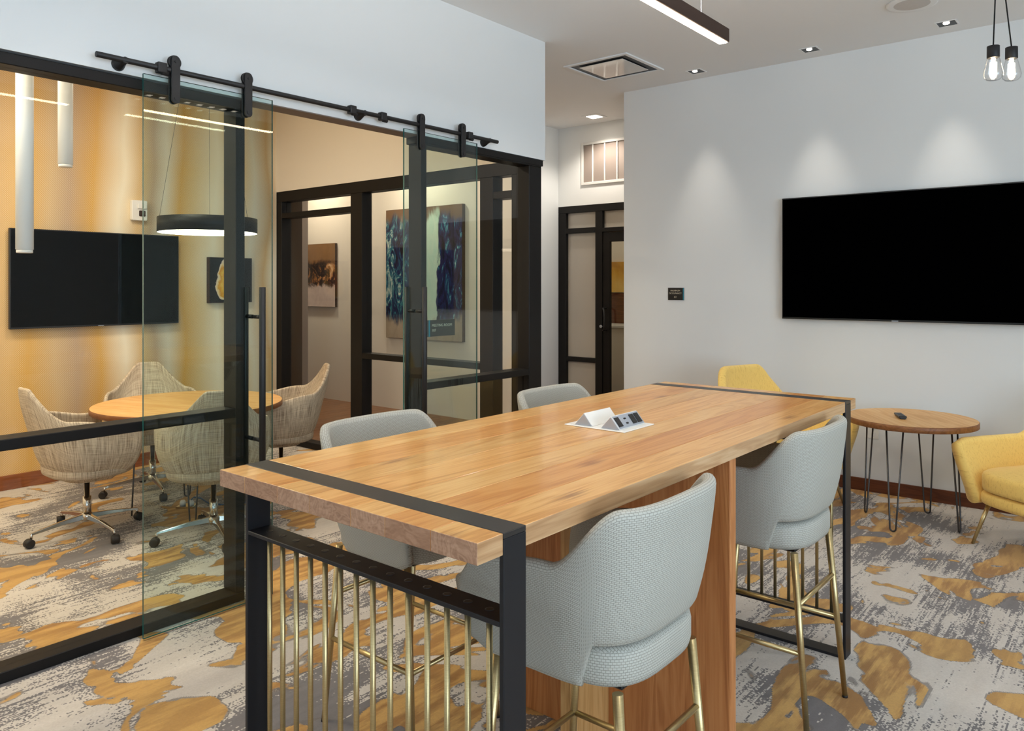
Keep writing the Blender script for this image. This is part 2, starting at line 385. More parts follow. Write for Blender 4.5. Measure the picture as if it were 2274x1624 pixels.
def rrect(w, h, r, n=4):
    o = []
    for cx, cy, a in ((w/2-r, h/2-r, 0), (-w/2+r, h/2-r, PI/2), (-w/2+r, -h/2+r, PI), (w/2-r, -h/2+r, 1.5*PI)):
        for k in range(n+1): o.append((cx+r*math.cos(a+PI/2*k/n), cy+r*math.sin(a+PI/2*k/n)))
    return o

def pm(parent):
    m = Matrix.Identity(4); chain = []
    while parent is not None: chain.append(parent); parent = parent.parent
    for p in reversed(chain): m = m @ (Matrix.Translation(p.location) @ p.rotation_euler.to_matrix().to_4x4())
    return m
def obj(name, bm, mat, parent=None, bevel=0, seg=2, smooth=False, world=False, loc=None):
    bmesh.ops.recalc_face_normals(bm, faces=bm.faces[:])
    if world and parent is not None: bm.transform(pm(parent).inverted())
    if loc is not None: bm.transform(Matrix.Translation(-Vector(loc)))
    me = bpy.data.meshes.new(name); bm.to_mesh(me); bm.free()
    for m in (mat if isinstance(mat, (list, tuple)) else [mat]): me.materials.append(M[m] if isinstance(m, str) else m)
    if smooth:
        for p in me.polygons: p.use_smooth = True
    o = bpy.data.objects.new(name, me); C.objects.link(o)
    if loc is not None: o.location = loc
    if parent is not None: o.parent = parent
    if bevel:
        b = o.modifiers.new('bevel', 'BEVEL'); b.width = bevel; b.segments = seg; b.limit_method = 'ANGLE'; b.angle_limit = math.radians(40)
    return o
def tag(o, label, cat, group=None, kind=None):
    o['label'] = label; o['category'] = cat
    if group: o['group'] = group
    if kind: o['kind'] = kind
    return o
def thing(name, label, cat, loc=(0, 0, 0), rz=0, group=None, kind=None):
    o = bpy.data.objects.new(name, None); C.objects.link(o); o.location = loc; o.rotation_euler = (0, 0, rz); o.empty_display_size = 0.1
    return tag(o, label, cat, group, kind)
def struct(o, label=None, cat=None):
    o['kind'] = 'structure'
    if label: o['label'] = label; o['category'] = cat
    return o
def dup(root, loc, rz, label, group=None):
    r = root.copy(); C.objects.link(r); r.location = loc; r.rotation_euler = (0, 0, rz); r['label'] = label
    if group: r['group'] = group
    for ch in list(root.children):
        c = ch.copy(); C.objects.link(c); c.parent = r
        for g in list(ch.children):
            d = g.copy(); C.objects.link(d); d.parent = c
    return r
def text(name, s, size, mat, parent, M4, ext=0.0006, align='CENTER'):
    cu = bpy.data.curves.new(name, 'FONT'); cu.body = s; cu.size = size; cu.extrude = ext; cu.align_x = align; cu.align_y = 'CENTER'
    tmp = bpy.data.objects.new('tmp', cu)
    me = bpy.data.meshes.new_from_object(tmp); bpy.data.objects.remove(tmp); me.name = name
    me.materials.clear(); me.materials.append(M[mat])
    o = bpy.data.objects.new(name, me); C.objects.link(o); o.parent = parent; o.matrix_local = M4
    return o
def smoothstep(a, b, x):
    t = max(0.0, min(1.0, (x-a)/(b-a))); return t*t*(3-2*t)
def lerp(a, b, t): return a+(b-a)*t

# ------------------------------------------------------------------ the room shell
XG = -3.44           # lounge face of the glazed wall
YT = 6.20            # television wall
XW = -6.68           # papered wall
b = nb(); box(b, -6.75, 4.5, -6.05, 4.44, -0.1, 0); box(b, -3.5, 4.5, 4.44, 6.26, -0.1, 0); bmesh.ops.remove_doubles(b, verts=b.verts[:], dist=1e-5)
fl = struct(obj('floor', b, 'carpet'), 'grey and beige carpet with ochre pools', 'carpet')
# wooden corridor floor, laid board by board
hf = thing('floor_corridor', 'brown wooden plank floor behind the glass partition', 'floor', (-3.5, 4.44, 0), kind='structure')
b = nb(); box(b, -0.064, 0.064, -1.38, 1.38, -0.05, 0); pl0 = obj('plank', b, 'hall_floor', hf, 0.0015, 1)
b = nb(); box(b, -7.3, 0.0, 0, 2.77, -0.1, -0.03); obj('subfloor', b, 'paint_grey_shade', hf)
nplank = 54
for i in range(nplank):
    o = pl0 if i == 0 else pl0.copy()
    if i: C.objects.link(o); o.parent = hf
    o.location = (-0.066-0.130*i, 1.385, 0); o.color = (random.random(), 0, 0, 1)
b = nb(); box(b, -8.4, -3.7, 7.31, 9.4, -0.1, 0); struct(obj('floor_office', b, 'paint_grey_shade'))
b = nb(); box(b, -10.6, 4.6, -6.2, 9.9, CEIL, CEIL+0.12); struct(obj('ceiling', b, 'paint_ceiling'), 'plain white ceiling', 'ceiling')

ZB = 2.472           # underside of the drywall above the glazing
b = nb(); box(b, XG-0.125, XG, -6.05, 4.55, ZB, CEIL); struct(obj('wall_left', b, 'paint_white'), 'white wall band above the glazed partition', 'wall')
b = nb(); box(b, XG-0.125, XG, -6.05, -0.05, 0, ZB); struct(obj('wall_left_near', b, 'paint_white'))
b = nb(); box(b, -3.77, 4.6, YT, YT+0.12, 0, CEIL); struct(obj('wall_far', b, 'paint_white'), 'white wall behind the large television', 'wall')
b = nb(); box(b, -3.77, -3.65, YT+0.12, 7.18, 0, CEIL); struct(obj('wall_alcove_right', b, 'paint_white'))
b = nb(); box(b, XW-0.12, XW, -1.1, 4.42, 0, CEIL); struct(obj('wall_meeting', b, 'wallpaper'), 'gold and cream patterned wallpaper wall', 'wall')
b = nb(); box(b, XW, XG-0.125, -1.1, -1.0, 0, CEIL); struct(obj('wall_meeting_near', b, 'paint_cream'))
b = nb(); box(b, XW-0.12, XG-0.125, 4.42, 4.54, 2.475, CEIL); struct(obj('wall_meeting_far', b, 'paint_cream'), 'cream wall band above the inner glazed partition', 'wall')
b = nb(); box(b, -10.5, XW-0.02, 4.42, 4.54, 0, CEIL); struct(obj('wall_corridor_near', b, 'paint_grey_shade'))
b = nb(); box(b, -10.5, -5.24, 6.55, 6.67, 0, CEIL); struct(obj('wall_corridor', b, 'paint_cream'), 'cream corridor wall with two paintings', 'wall')
b = nb(); box(b, -10.5, -7.71, 5.45, 5.53, 0, CEIL); struct(obj('wall_corridor_stub', b, 'paint_grey_shade'))  # grey colour stands in for the shade on this unlit wall
b = nb(); box(b, -5.36, -5.24, 6.67, 7.30, 0, CEIL); struct(obj('wall_alcove_left', b, 'paint_white'))
b = nb(); box(b, -5.24, -3.65, 7.18, 7.30, 2.45, CEIL); struct(obj('wall_alcove', b, 'paint_white'), 'cream alcove wall above the black door', 'wall')
b = nb(); box(b, -8.4, -3.6, 9.3, 9.4, 0, CEIL); box(b, -8.4, -8.3, 7.3, 9.3, 0, CEIL); box(b, -3.7, -3.6, 7.3, 9.3, 0, CEIL); box(b, -8.4, -5.24, 7.2, 7.3, 0, CEIL); struct(obj('wall_office', b, 'paint_cream'))
b = nb(); box(b, -10.6, -10.5, 4.4, 6.7, 0, CEIL); struct(obj('wall_corridor_end', b, 'paint_cream'))
# back and right walls with their windows
def window_wall(name, axis, a0, a1, at, th, openings):
    b = nb()
    def bx(u0, u1, z0, z1):
        if u1-u0 < 1e-4 or z1-z0 < 1e-4: return
        if axis == 'x': box(b, u0, u1, at, at+th, z0, z1)
        else: box(b, at, at+th, u0, u1, z0, z1)
    u = a0
    for (o0, o1, z0, z1) in openings:
        bx(u, o0, 0, CEIL); bx(o0, o1, 0, z0); bx(o0, o1, z1, CEIL); u = o1
    bx(u, a1, 0, CEIL)
    struct(obj(name, b, 'paint_white'))
window_wall('wall_back', 'x', -3.56, 4.6, -6.1, 0.12, [(-2.85, 3.65, 0.5, 3.0)])
window_wall('wall_right', 'y', -6.1, 6.3, 4.5, 0.12, [(-3.25, 3.15, 0.5, 3.0)])
def mullions(name, axis, a0, a1, z0, z1, at, n):
    w_ = nb()
    for k in range(n+1):
        u = lerp(a0, a1, k/n)
        if axis == 'x': box(w_, u-0.025, u+0.025, at-0.03, at+0.03, z0, z1)
        else: box(w_, at-0.03, at+0.03, u-0.025, u+0.025, z0, z1)
    for z in (z0, z1-0.05):
        if axis == 'x': box(w_, a0, a1, at-0.03, at+0.03, z, z+0.05)
        else: box(w_, at-0.03, at+0.03, a0, a1, z, z+0.05)
    struct(obj(name, w_, 'frame_black'))
mullions('window_4', 'x', -2.85, 3.65, 0.5, 3.0, -5.92, 6)
mullions('window_5', 'y', -3.25, 3.15, 0.5, 3.0, 4.42, 6)
# baseboards
b = nb(); box(b, -3.77, 4.5, YT-0.014, YT, 0, 0.094); struct(obj('baseboard_far', b, 'base_wood', bevel=0.002))
b = nb(); box(b, XW, XW+0.014, -1.0, 4.42, 0, 0.11); struct(obj('baseboard_meeting', b, 'base_wood_long', bevel=0.002))

# ------------------------------------------------------------------ glazed wall between lounge and meeting room
FD = 0.115  # frame depth
def glazed(name, label, y0, y1, left_post, right_post, sill=True, rails=(0.905,), loc=None):
    root = thing(name, label, 'glazed panel', (XG, y0, 0), kind='structure')
    def p(nm, *bx, mat='frame_black', bev=0.003):
        b = nb(); box(b, *bx); return obj(nm, b, mat, root, bev, 1, world=True)
    p('header', XG-FD, XG, y0, y1, 2.415, 2.462)
    p('sill', XG-FD, XG, y0, y1, 0.0, 0.045)
    if left_post: p('post', XG-FD, XG, y0, y0+left_post, 0.045, 2.415)
    if right_post: p('post', XG-FD, XG, y1-right_post, y1, 0.045, 2.415)
    ya, yb = y0+(left_post or 0), y1-(right_post or 0)
    for z in rails: p('rail', XG-FD, XG, ya, yb, z, z+0.045)
    zz = [0.045]+[q for z in rails for q in (z, z+0.045)]+[2.415]
    for a, c in zip(zz[0::2], zz[1::2]): p('pane', XG-0.062, XG-0.053, ya, yb, a, c, mat='glass_clear', bev=0)
    return root
glazed('window_1', 'black framed glass panel left of the sliding doors', -0.05, 2.098, 0.045, 0.048)
g2 = glazed('window_2', 'black framed glass panel right of the sliding doors', 3.293, 4.505, 0.047, 0.145)
# head cap over the right panel
b = nb(); box(b, XG-FD-0.004, XG+0.004, 3.278, 4.52, 2.425, 2.468); obj('head_cap', b, 'frame_black', g2, 0.002, 1, world=True)
b = nb(); box(b, XG-FD, XG, 2.098, 3.293, 2.466, 2.4718); struct(obj('trim_1', b, 'paint_grey_shade'))

# inner partition to the corridor
YS = 4.424
root = thing('window_3', 'black framed inner glass partition at the back of the meeting room', 'glazed panel', (-6.70, YS, 0), kind='structure')
def p3(nm, *bx, mat='frame_black', bev=0.003):
    b = nb(); box(b, *bx); return obj(nm, b, mat, root, bev, 1, world=True)
XR = XG-FD-0.002
p3('header', -6.70, XR, YS, YS+FD, 2.375, 2.475)
p3('sill', -6.70, XR, YS, YS+FD, 0, 0.06)
for x0, x1 in ((-6.70, -6.60), (-5.535, -5.375), (-3.975, -3.84), (-3.66, XR)): p3('post', x0, x1, YS, YS+FD, 0.06, 2.375)
p3('transom', -6.60, -5.535, YS, YS+FD, 2.21, 2.262); p3('transom', -3.84, -3.66, YS, YS+FD, 2.205, 2.26)
p3('rail', -5.375, -3.975, YS, YS+FD, 0.902, 0.952)
for x0, x1, z0, z1 in ((-6.60, -5.535, 0.06, 2.21), (-6.60, -5.535, 2.262, 2.375), (-5.375, -3.975, 0.06, 0.902), (-5.375, -3.975, 0.952, 2.375), (-3.84, -3.66, 0.06, 2.205), (-3.84, -3.66, 2.26, 2.375)):
    p3('pane', x0, x1, YS+0.053, YS+0.061, z0, z1, mat='glass_clear', bev=0)

# ------------------------------------------------------------------ sliding glass doors and their rail
XD = -3.385
def sliding_door(name, label, y0, y1, yh, group):
    r = thing(name, label, 'sliding door', (XD, (y0+y1)/2, 0.008), group=group, kind='structure')
    b = nb(); fs = box(b, XD-0.006, XD+0.006, y0, y1, 0.008, 2.476)
    for i in (0, 1, 2, 4): fs[i].material_index = 1
    obj('pane', b, ['glass_door', 'glass_edge'], r, world=True)
    for yc in (y0+0.14, y1-0.14):
        b = nb(); prism(b, [(yc+u, 2.475+v) for u, v in rrect(0.040, 0.215, 0.0195, 5)], 'x', XD+0.007, XD+0.017)
        hg = obj('hanger_strap', b, 'hardware_black', r, 0.0015, 1, world=True)
        b = nb(); prism(b, [(yc+u, 2.475+v) for u, v in rrect(0.040, 0.215, 0.0195, 5)], 'x', XD-0.017, XD-0.007); obj('back_strap', b, 'hardware_black', hg, 0.0015, 1, world=True)
        b = nb(); tube(b, [(XD-0.0065, yc, 2.555), (XD-0.003, yc, 2.555), (XD+0.003, yc, 2.555), (XD+0.0065, yc, 2.555)], [0.030, 0.026, 0.026, 0.030], 24); obj('wheel', b, 'hardware_black', hg, world=True)
        b = nb(); disc(b, (XD+0.0185, yc, 2.39), 0.009, 'x', 14, 0.004); disc(b, (XD+0.0185, yc, 2.555), 0.006, 'x', 14, 0.004); obj('bolt', b, 'hardware_black', hg, world=True)
    hd = None
    for sx in (1, -1):
        b = nb(); tube(b, [(XD+sx*0.075, yh, 0.655), (XD+sx*0.075, yh, 1.542)], 0.0155, 16); hd = obj('pull_handle', b, 'hardware_black', r, 0.001, 1, world=True)
        for z in (1.398, 0.80):
            b = nb(); tube(b, [(XD+sx*0.007, yh, z), (XD+sx*0.066, yh, z)], 0.010, 12); obj('standoff', b, 'hardware_black', hd, world=True)
    return r
sliding_door('door_1', 'left sliding glass door pushed over the left glazed panel', 1.572, 2.215, 2.112, 'sliding glass doors')
sliding_door('door_2', 'right sliding glass door pushed over the right glazed panel', 3.098, 3.738, 3.195, 'sliding glass doors')
rl = thing('door_rail', 'black round steel rail carrying the sliding glass doors', 'rail', (XD, 2.66, 2.515))
b = nb(); tube(b, [(XD, 1.377, 2.516), (XD, 3.946, 2.516)], 0.0125, 16); obj('rod', b, 'hardware_black', rl, 0.001, 1, world=True)
for y in (1.49, 2.80, 3.86):
    b = nb(); tube(b, [(XG+0.0005, y, 2.506), (XG+0.012, y, 2.506), (XG+0.045, y+0.004, 2.512), (XD+0.008, y+0.006, 2.516)], [0.029, 0.026, 0.014, 0.015], 18); obj('wall_mount', b, 'hardware_black', rl, world=True)
for y in (1.652, 2.715, 2.935, 3.665):
    b = nb(); box(b, XD-0.017, XD+0.019, y-0.022, y+0.022, 2.492, 2.540); st = obj('door_stop', b, 'hardware_black', rl, 0.006, 2, world=True)
    b = nb(); tube(b, [(XD+0.004, y, 2.496), (XD+0.004, y+0.030, 2.496)], 0.011, 12); obj('bumper', b, 'rubber', st, world=True)

# meeting room sign on the right glazed panel
sg = thing('room_sign', 'brown meeting room sign with a teal stripe on the glass panel', 'sign', (XG-0.052, 3.513, 1.28))
b = nb(); box(b, XG-0.0525, XG-0.046, 3.388, 3.638, 1.228, 1.332); obj('plate', b, 'sign_brown', sg, 0.001, 1, world=True)
b = nb(); box(b, XG-0.0459, XG-0.0452, 3.400, 3.412, 1.228, 1.332); obj('stripe', b, 'sign_teal', sg, world=True)
RX = Matrix.Rotation(PI/2, 4, 'Z') @ Matrix.Rotation(PI/2, 4, 'X')     # text facing +x, reading towards +y
def wl(root, p): return Matrix.Translation(Vector(p)-root.location)
text('lettering', 'MEETING ROOM', 0.0245, 'sign_letter', sg, wl(sg, (XG-0.0455, 3.428, 1.297)) @ RX, align='LEFT')
text('lettering', '107', 0.0245, 'sign_letter', sg, wl(sg, (XG-0.0455, 3.428, 1.266)) @ RX, align='LEFT')

# ------------------------------------------------------------------ alcove door
YA = 7.18
root = thing('door_3', 'black framed glass door with sidelight in the alcove', 'door', (-4.45, YA, 0), kind='structure')
def pd(nm, *bx, mat='frame_black', bev=0.003, par=None):
    b = nb(); box(b, *bx); return obj(nm, b, mat, par or root, bev, 1, world=True)
pd('header', -5.24, -3.66, YA, YA+0.1, 2.372, 2.45)
for x0, x1 in ((-5.24, -5.135), (-4.735, -4.645), (-3.70, -3.66)): pd('post', x0, x1, YA, YA+0.1, 0, 2.372)
pd('sill', -5.135, -4.735, YA, YA+0.1, 0, 0.08)
pd('transom', -5.135, -4.735, YA, YA+0.1, 2.14, 2.198); pd('transom', -4.645, -3.70, YA, YA+0.1, 2.14, 2.186)
pd('rail', -5.135, -4.735, YA, YA+0.1, 0.690, 0.742)
for x0, x1, z0, z1 in ((-5.135, -4.735, 0.08, 0.69), (-5.135, -4.735, 0.742, 2.14), (-5.135, -4.735, 2.198, 2.372), (-4.645, -3.70, 2.186, 2.372)):
    pd('pane', x0, x1, YA+0.05, YA+0.058, z0, z1, mat='glass_frosted', bev=0)
b = nb()
box(b, -4.64, -4.555, YA+0.012, YA+0.055, 0.01, 2.135); box(b, -3.79, -3.705, YA+0.012, YA+0.055, 0.01, 2.135)
box(b, -4.555, -3.79, YA+0.012, YA+0.055, 2.03, 2.135); box(b, -4.555, -3.79, YA+0.012, YA+0.055, 0.01, 0.25)
lf_ = obj('door_leaf', b, 'frame_black', root, 0.002, 1, world=True)
pd('pane', -4.555, -3.79, YA+0.03, YA+0.036, 0.25, 2.03, mat='glass_clear', bev=0, par=lf_)
b = nb(); tube(b, [(-4.60, YA+0.01, 1.30), (-4.60, YA-0.05, 1.30), (-4.575, YA-0.075, 1.28), (-4.565, YA-0.08, 1.23), (-4.565, YA-0.08, 1.13), (-4.575, YA-0.075, 1.08), (-4.60, YA-0.05, 1.06), (-4.60, YA+0.01, 1.06)], 0.010, 12)
obj('door_handle', b, 'hardware_black', lf_, world=True)
b = nb(); disc(b, (-4.66, YA+0.005, 1.10), 0.016, 'y', 16, 0.022); obj('lock', b, 'metal_grey', lf_, world=True)
# gold picture in the office behind it
pc = thing('gold_picture', 'gold abstract picture seen through the alcove door', 'picture', (-5.5, 9.29, 1.67))
b = nb(); box(b, -6.2, -4.8, 9.265, 9.298, 1.455, 1.88); obj('canvas', b, 'art_gold', pc, world=True)
cb = thing('office_counter', 'pale counter with a dark wooden splashback behind the alcove door', 'counter', (-5.6, 9.0, 0))
b = nb(); box(b, -7.2, -4.0, 8.75, 9.298, 0.0, 0.99); obj('counter_body', b, 'paint_cream', cb, 0.004, 1, world=True)
b = nb(); box(b, -7.22, -3.98, 8.73, 9.298, 0.99, 1.02); obj('worktop', b, 'metal_white', cb, 0.003, 1, world=True)
b = nb(); box(b, -7.2, -4.0, 9.275, 9.298, 1.021, 1.445); obj('splashback', b, 'base_wood', cb, world=True)
# return-air register above the alcove door
vt = thing('wall_register', 'white return air register with upright bars above the alcove door', 'vent', (-4.45, YA, 2.67))
b = nb(); box(b, -4.915, -4.885, YA-0.016, YA-0.001, 2.67, 3.145); box(b, -3.92, -3.89, YA-0.016, YA-0.001, 2.67, 3.145); box(b, -4.885, -3.92, YA-0.016, YA-0.001, 2.67, 2.70); box(b, -4.885, -3.92, YA-0.016, YA-0.001, 3.115, 3.145); obj('frame', b, 'metal_white', vt, 0.003, 1, world=True)
b = nb(); box(b, -4.885, -3.92, YA-0.003, YA-0.0005, 2.70, 3.115); obj('backing', b, 'vent_shadow', vt, world=True)
for k in range(6):
    x = -4.762+0.158*k
    b = nb(); box(b, x-0.008, x+0.008, YA-0.014, YA-0.003, 2.70, 3.115); obj('bar', b, 'metal_white', vt, 0.002, 1, world=True)

# ------------------------------------------------------------------ bar-height table
T0, T1 = -1.883, -0.972; TY0, TY1 = 1.075, 3.490; TZ0, TZ1 = 1.024, 1.067
bt = thing('bar_table', 'long oak bar-height table with black steel end frames and brass rods', 'table', ((T0+T1)/2, (TY0+TY1)/2, 0))
BANDS = ((1.150, 1.220), (3.343, 3.414))
widths = [0.118, 0.142, 0.128, 0.150, 0.112, 0.136, 0.125]; s_ = (T1-T0)/sum(widths); widths = [q*s_ for q in widths]
for (ya, yb) in ((TY0, BANDS[0][0]), (BANDS[0][1], BANDS[1][0]), (BANDS[1][1], TY1)):
    x = T0
    for i, wd in enumerate(widths):
        b = nb(); fs = box(b, x+0.00015, x+wd-0.00015, ya, yb, TZ0, TZ1)
        fs[2].material_index = 1; fs[4].material_index = 1
        if i == 0: fs[5].material_index = 2
        if i == len(widths)-1: fs[3].material_index = 2
        o = obj('plank', b, ['oak_top', 'oak_end', 'oak_side'], bt, 0.0016, 2, world=True); o.color = ((0.42, 0.90, 0.13, 0.66, 0.30, 0.98, 0.55)[i], 0, 0, 1)
        x += wd
for (ya, yb) in BANDS:
    def fb(nm, *bx, mat='steel_black', par=bt, bev=0.0015):
        q = nb(); box(q, *bx); return obj(nm, q, mat, par, bev, 1, world=True)
    fr = fb('end_frame', T0-0.002, T1+0.002, ya, yb, 1.0555, 1.0676, mat='steel_band')
    fb('frame_leg', T0-0.002, T0+0.0105, ya, yb, 0, 1.0555, par=fr); fb('frame_leg', T1-0.0105, T1+0.002, ya, yb, 0, 1.0555, par=fr)
    fb('frame_foot', T0+0.0105, T1-0.0105, ya, yb, 0.0, 0.012, par=fr)
    sh = fb('frame_shelf', T0+0.0105, T1-0.0105, ya, yb, 0.880, 0.8905, par=fr)
    fb('frame_shelf', T0+0.0105, T1-0.0105, ya, yb, 0.150, 0.1605, par=fr)
    rods = []
    for k in range(14):
        x = -1.8225+0.06035*k; y = (ya+yb)/2
        q = nb(); tube(q, [(0, 0, 0.1607), (0, 0, 0.8797)], 0.0068, 12)
        if not rods: q2 = obj('brass_rod', q, 'brass', bt); rods.append(q2)
        else:
            q.free(); q2 = rods[0].copy(); C.objects.link(q2)
        q2.location = (x-bt.location.x, y-bt.location.y, 0)
        q = nb(); lathe(q, [(0.0062, 0.8906), (0.0098, 0.8906), (0.0098, 0.8912), (0.0062, 0.8912)], 14, cap=False); lathe(q, [(0.0001, 0.8907), (0.0062, 0.8907)], 14, cap=False)
        if k == 0: h0 = obj('rod_socket', q, 'hairpin_steel', fr, loc=None); h1 = h0
        else:
            q.free(); h1 = h0.copy(); C.objects.link(h1)
        h1.location = (x-bt.location.x, y-bt.location.y, 0)
def tp(nm, *bx, mat='panel_wood'):
    q = nb(); box(q, *bx); return obj(nm, q, mat, bt, 0.002, 1, world=True)
tp('cross_panel', -1.878, -0.979, 2.222, 2.265, 0, 1.0238)
tp('centre_panel', -1.452, -1.410, 2.000, 2.2218, 0, 1.0238, mat='panel_wood_light'); tp('centre_panel', -1.452, -1.410, 2.2652, 2.486, 0, 1.0238, mat='panel_wood_light')

# power unit let into the table
pu = thing('power_unit', 'white pop-up power unit with black sockets let into the bar table', 'power outlet', (-1.445, 2.280, TZ1))
b = nb(); box(b, -0.120, 0.120, -0.100, 0.100, 0.0002, 0.004); obj('base_plate', b, 'plastic_white', pu, 0.0015, 1)
for x0, mat in ((-0.090, 'plastic_white'), (0.018, 'metal_white')):
    b = nb(); prism(b, [(x0, 0.0042), (x0+0.076, 0.0042), (x0+0.040, 0.047)], 'y', -0.082, 0.082); hs = obj('socket_housing', b, mat, pu, 0.0015, 1)
    for y in (-0.0835, 0.0835):
        b = nb(); prism(b, [(x0+0.004, 0.0045), (x0+0.072, 0.0045), (x0+0.040, 0.0435)], 'y', y-0.0013, y+0.0013); obj('end_cap', b, 'metal_grey', hs)
d = Vector((-0.036, 0, 0.0428)).normalized(); nrm = Vector((0.0428, 0, 0.036)).normalized()
R3 = Matrix((d, Vector((0, 1, 0)), nrm)).transposed().to_4x4()      # local x up the slope, z outward
def slope(nm, u0, u1, y0, y1, h, mat, par):
    q = nb(); box(q, u0, u1, y0, y1, 0.0002, h); q.transform(Matrix.Translation((0.094, 0, 0.0042)) @ R3); return obj(nm, q, mat, par, 0.0006, 1)
fp = slope('face_plate', 0.004, 0.052, -0.080, 0.080, 0.0018, 'metal_grey', pu)
for y in (-0.066, 0.026, 0.058):
    s0 = slope('socket', 0.010, 0.046, y-0.013, y+0.013, 0.0042, 'plastic_black', pu)
for u in (0.018, 0.036): slope('usb_port', u-0.003, u+0.003, -0.026, -0.012, 0.0030, 'rubber', pu)

# ------------------------------------------------------------------ upholstered shells
class Outline:
    """U-shaped plan curve, open towards +x, by signed arc length s in [-1,1]"""
    def __init__(s, A, B, xf, n=3.0):
        pts = [(xf, -B)]
        for k in range(1, 7): pts.append((lerp(xf, 0, k/6), -B))
        for k in range(1, 40):
            th = -PI/2+PI*k/40
            c, q = math.cos(th), math.sin(th)
            pts.append((-A*abs(c)**(2/n), B*math.copysign(abs(q)**(2/n), q)))
        for k in range(0, 7): pts.append((lerp(0, xf, k/6), B))
        s.p = [Vector(p) for p in pts]; s.d = [0.0]
        for a, c in zip(s.p, s.p[1:]): s.d.append(s.d[-1]+(c-a).length)
        s.L = s.d[-1]
    def __call__(s, t):
        q = (t+1)/2*s.L
        for i in range(len(s.d)-1):
            if s.d[i+1] >= q:
                f = (q-s.d[i])/max(1e-9, s.d[i+1]-s.d[i]); return s.p[i].lerp(s.p[i+1], f)
        return s.p[-1].copy()
def shell(P, nu, nv, th, rim=5, L=1.0, H=0.4):
    """closed padded shell; P(s,v) outer surface, th(s,v) thickness"""
    b = nb(); uvl = b.loops.layers.uv.new('UVMap'); rings = []; e = 1e-3
    for i in range(nu+1):
        s = -1+2*i/nu; outer = []; inner = []; nn = []
        for j in range(nv+1):
            v = j/nv; p = P(s, v)
            du = P(min(1, s+e), v)-P(max(-1, s-e), v); dv = P(s, min(1, v+e))-P(s, max(0, v-e))
            n = du.cross(dv); n = n.normalized() if n.length > 1e-12 else Vector((0, 0, 1))
            if n.x*p.x+n.y*p.y < 0 and abs(n.z) < 0.95: n = -n
            outer.append(p); nn.append(n); inner.append(p-n*th(s, v))
        def cap(a, c, tang):
            m = (a+c)/2; r = (a-c)/2; out = []
            for k in range(1, rim):
                t_ = PI*k/rim; out.append(m+r*math.cos(t_)+tang*r.length*math.sin(t_))
            return out
        tt = (outer[-1]-outer[-2]).normalized(); tb = (outer[0]-outer[1]).normalized()
        ring = outer+cap(outer[-1], inner[-1], tt)+list(reversed(inner))+cap(inner[0], outer[0], tb)
        vv = [j/nv*H for j in range(nv+1)]+[H+0.008*k for k in range(1, rim)]+[H+0.04+H*(1-j/nv) for j in range(nv, -1, -1)][::1]+[-0.008*k for k in range(rim-1, 0, -1)]
        rings.append(([b.verts.new(q) for q in ring], (s+1)/2*L, vv))
    m = len(rings[0][0])
    for (a, ua, va), (c, uc, vc) in zip(rings, rings[1:]):
        for k in range(m):
            k2 = (k+1) % m
            f = b.faces.new((a[k], c[k], c[k2], a[k2])); f.smooth = True
            v2a = va[k2] if k2 else va[k]-0.008; v2c = vc[k2] if k2 else vc[k]-0.008
            for lp, uv in zip(f.loops, ((ua, va[k]), (uc, vc[k]), (uc, v2c), (ua, v2a))): lp[uvl].uv = uv
    for (a, ua, va), rev in ((rings[0], False), (rings[-1], True)):
        f = b.faces.new(a if rev else list(reversed(a))); f.smooth = True
        for lp in f.loops: lp[uvl].uv = (lp.vert.co.x, lp.vert.co.z)
    return b
def pad(A, B, xf, z0, z1, n=3.0, dome=0.012, r=0.018, back=1.0):
    """cushion: D-shaped plan, rounded edge, slightly domed top"""
    b = nb(); uvl = b.loops.layers.uv.new('UVMap'); plan = []
    N = 56
    for k in range(N):
        th = 2*PI*k/N; c, s = math.cos(th), math.sin(th)
        ax = xf if c > 0 else A
        plan.append((ax*math.copysign(abs(c)**(2/n), c), B*math.copysign(abs(s)**(2/n), s)))
    prof = [(0.0, z0, 0)]+[(-r, z0, 1)]
    lev = [(1-0.10, z0), (1.0-0.02, z0+r*0.35), (1.0, z0+r), (1.0, z1-r), (1-0.015, z1-r*0.35), (1-0.06, z1), (0.6, z1+dome*0.7), (0.25, z1+dome), (0.02, z1+dome)]
    rings = []
    for f, z in lev: rings.append([b.verts.new((x*f, y*f, z)) for x, y in plan])
    for a, c in zip(rings, rings[1:]):
        for k in range(N):
            f = b.faces.new((a[k], a[(k+1) % N], c[(k+1) % N], c[k])); f.smooth = True
    b.faces.new(list(reversed(rings[0]))); b.faces.new(rings[-1]).smooth = True
    for f in b.faces:
        for lp in f.loops:
            co = lp.vert.co; nz = abs(f.normal.z) if f.normal.length else 0
            lp[uvl].uv = (co.x+0.3, co.y+0.3)
    b.normal_update()
    for f in b.faces:
        if abs(f.normal.z) < 0.5:
            for lp in f.loops:
                co = lp.vert.co; lp[uvl].uv = (math.atan2(co.y, co.x)*0.27, co.z)
    return b

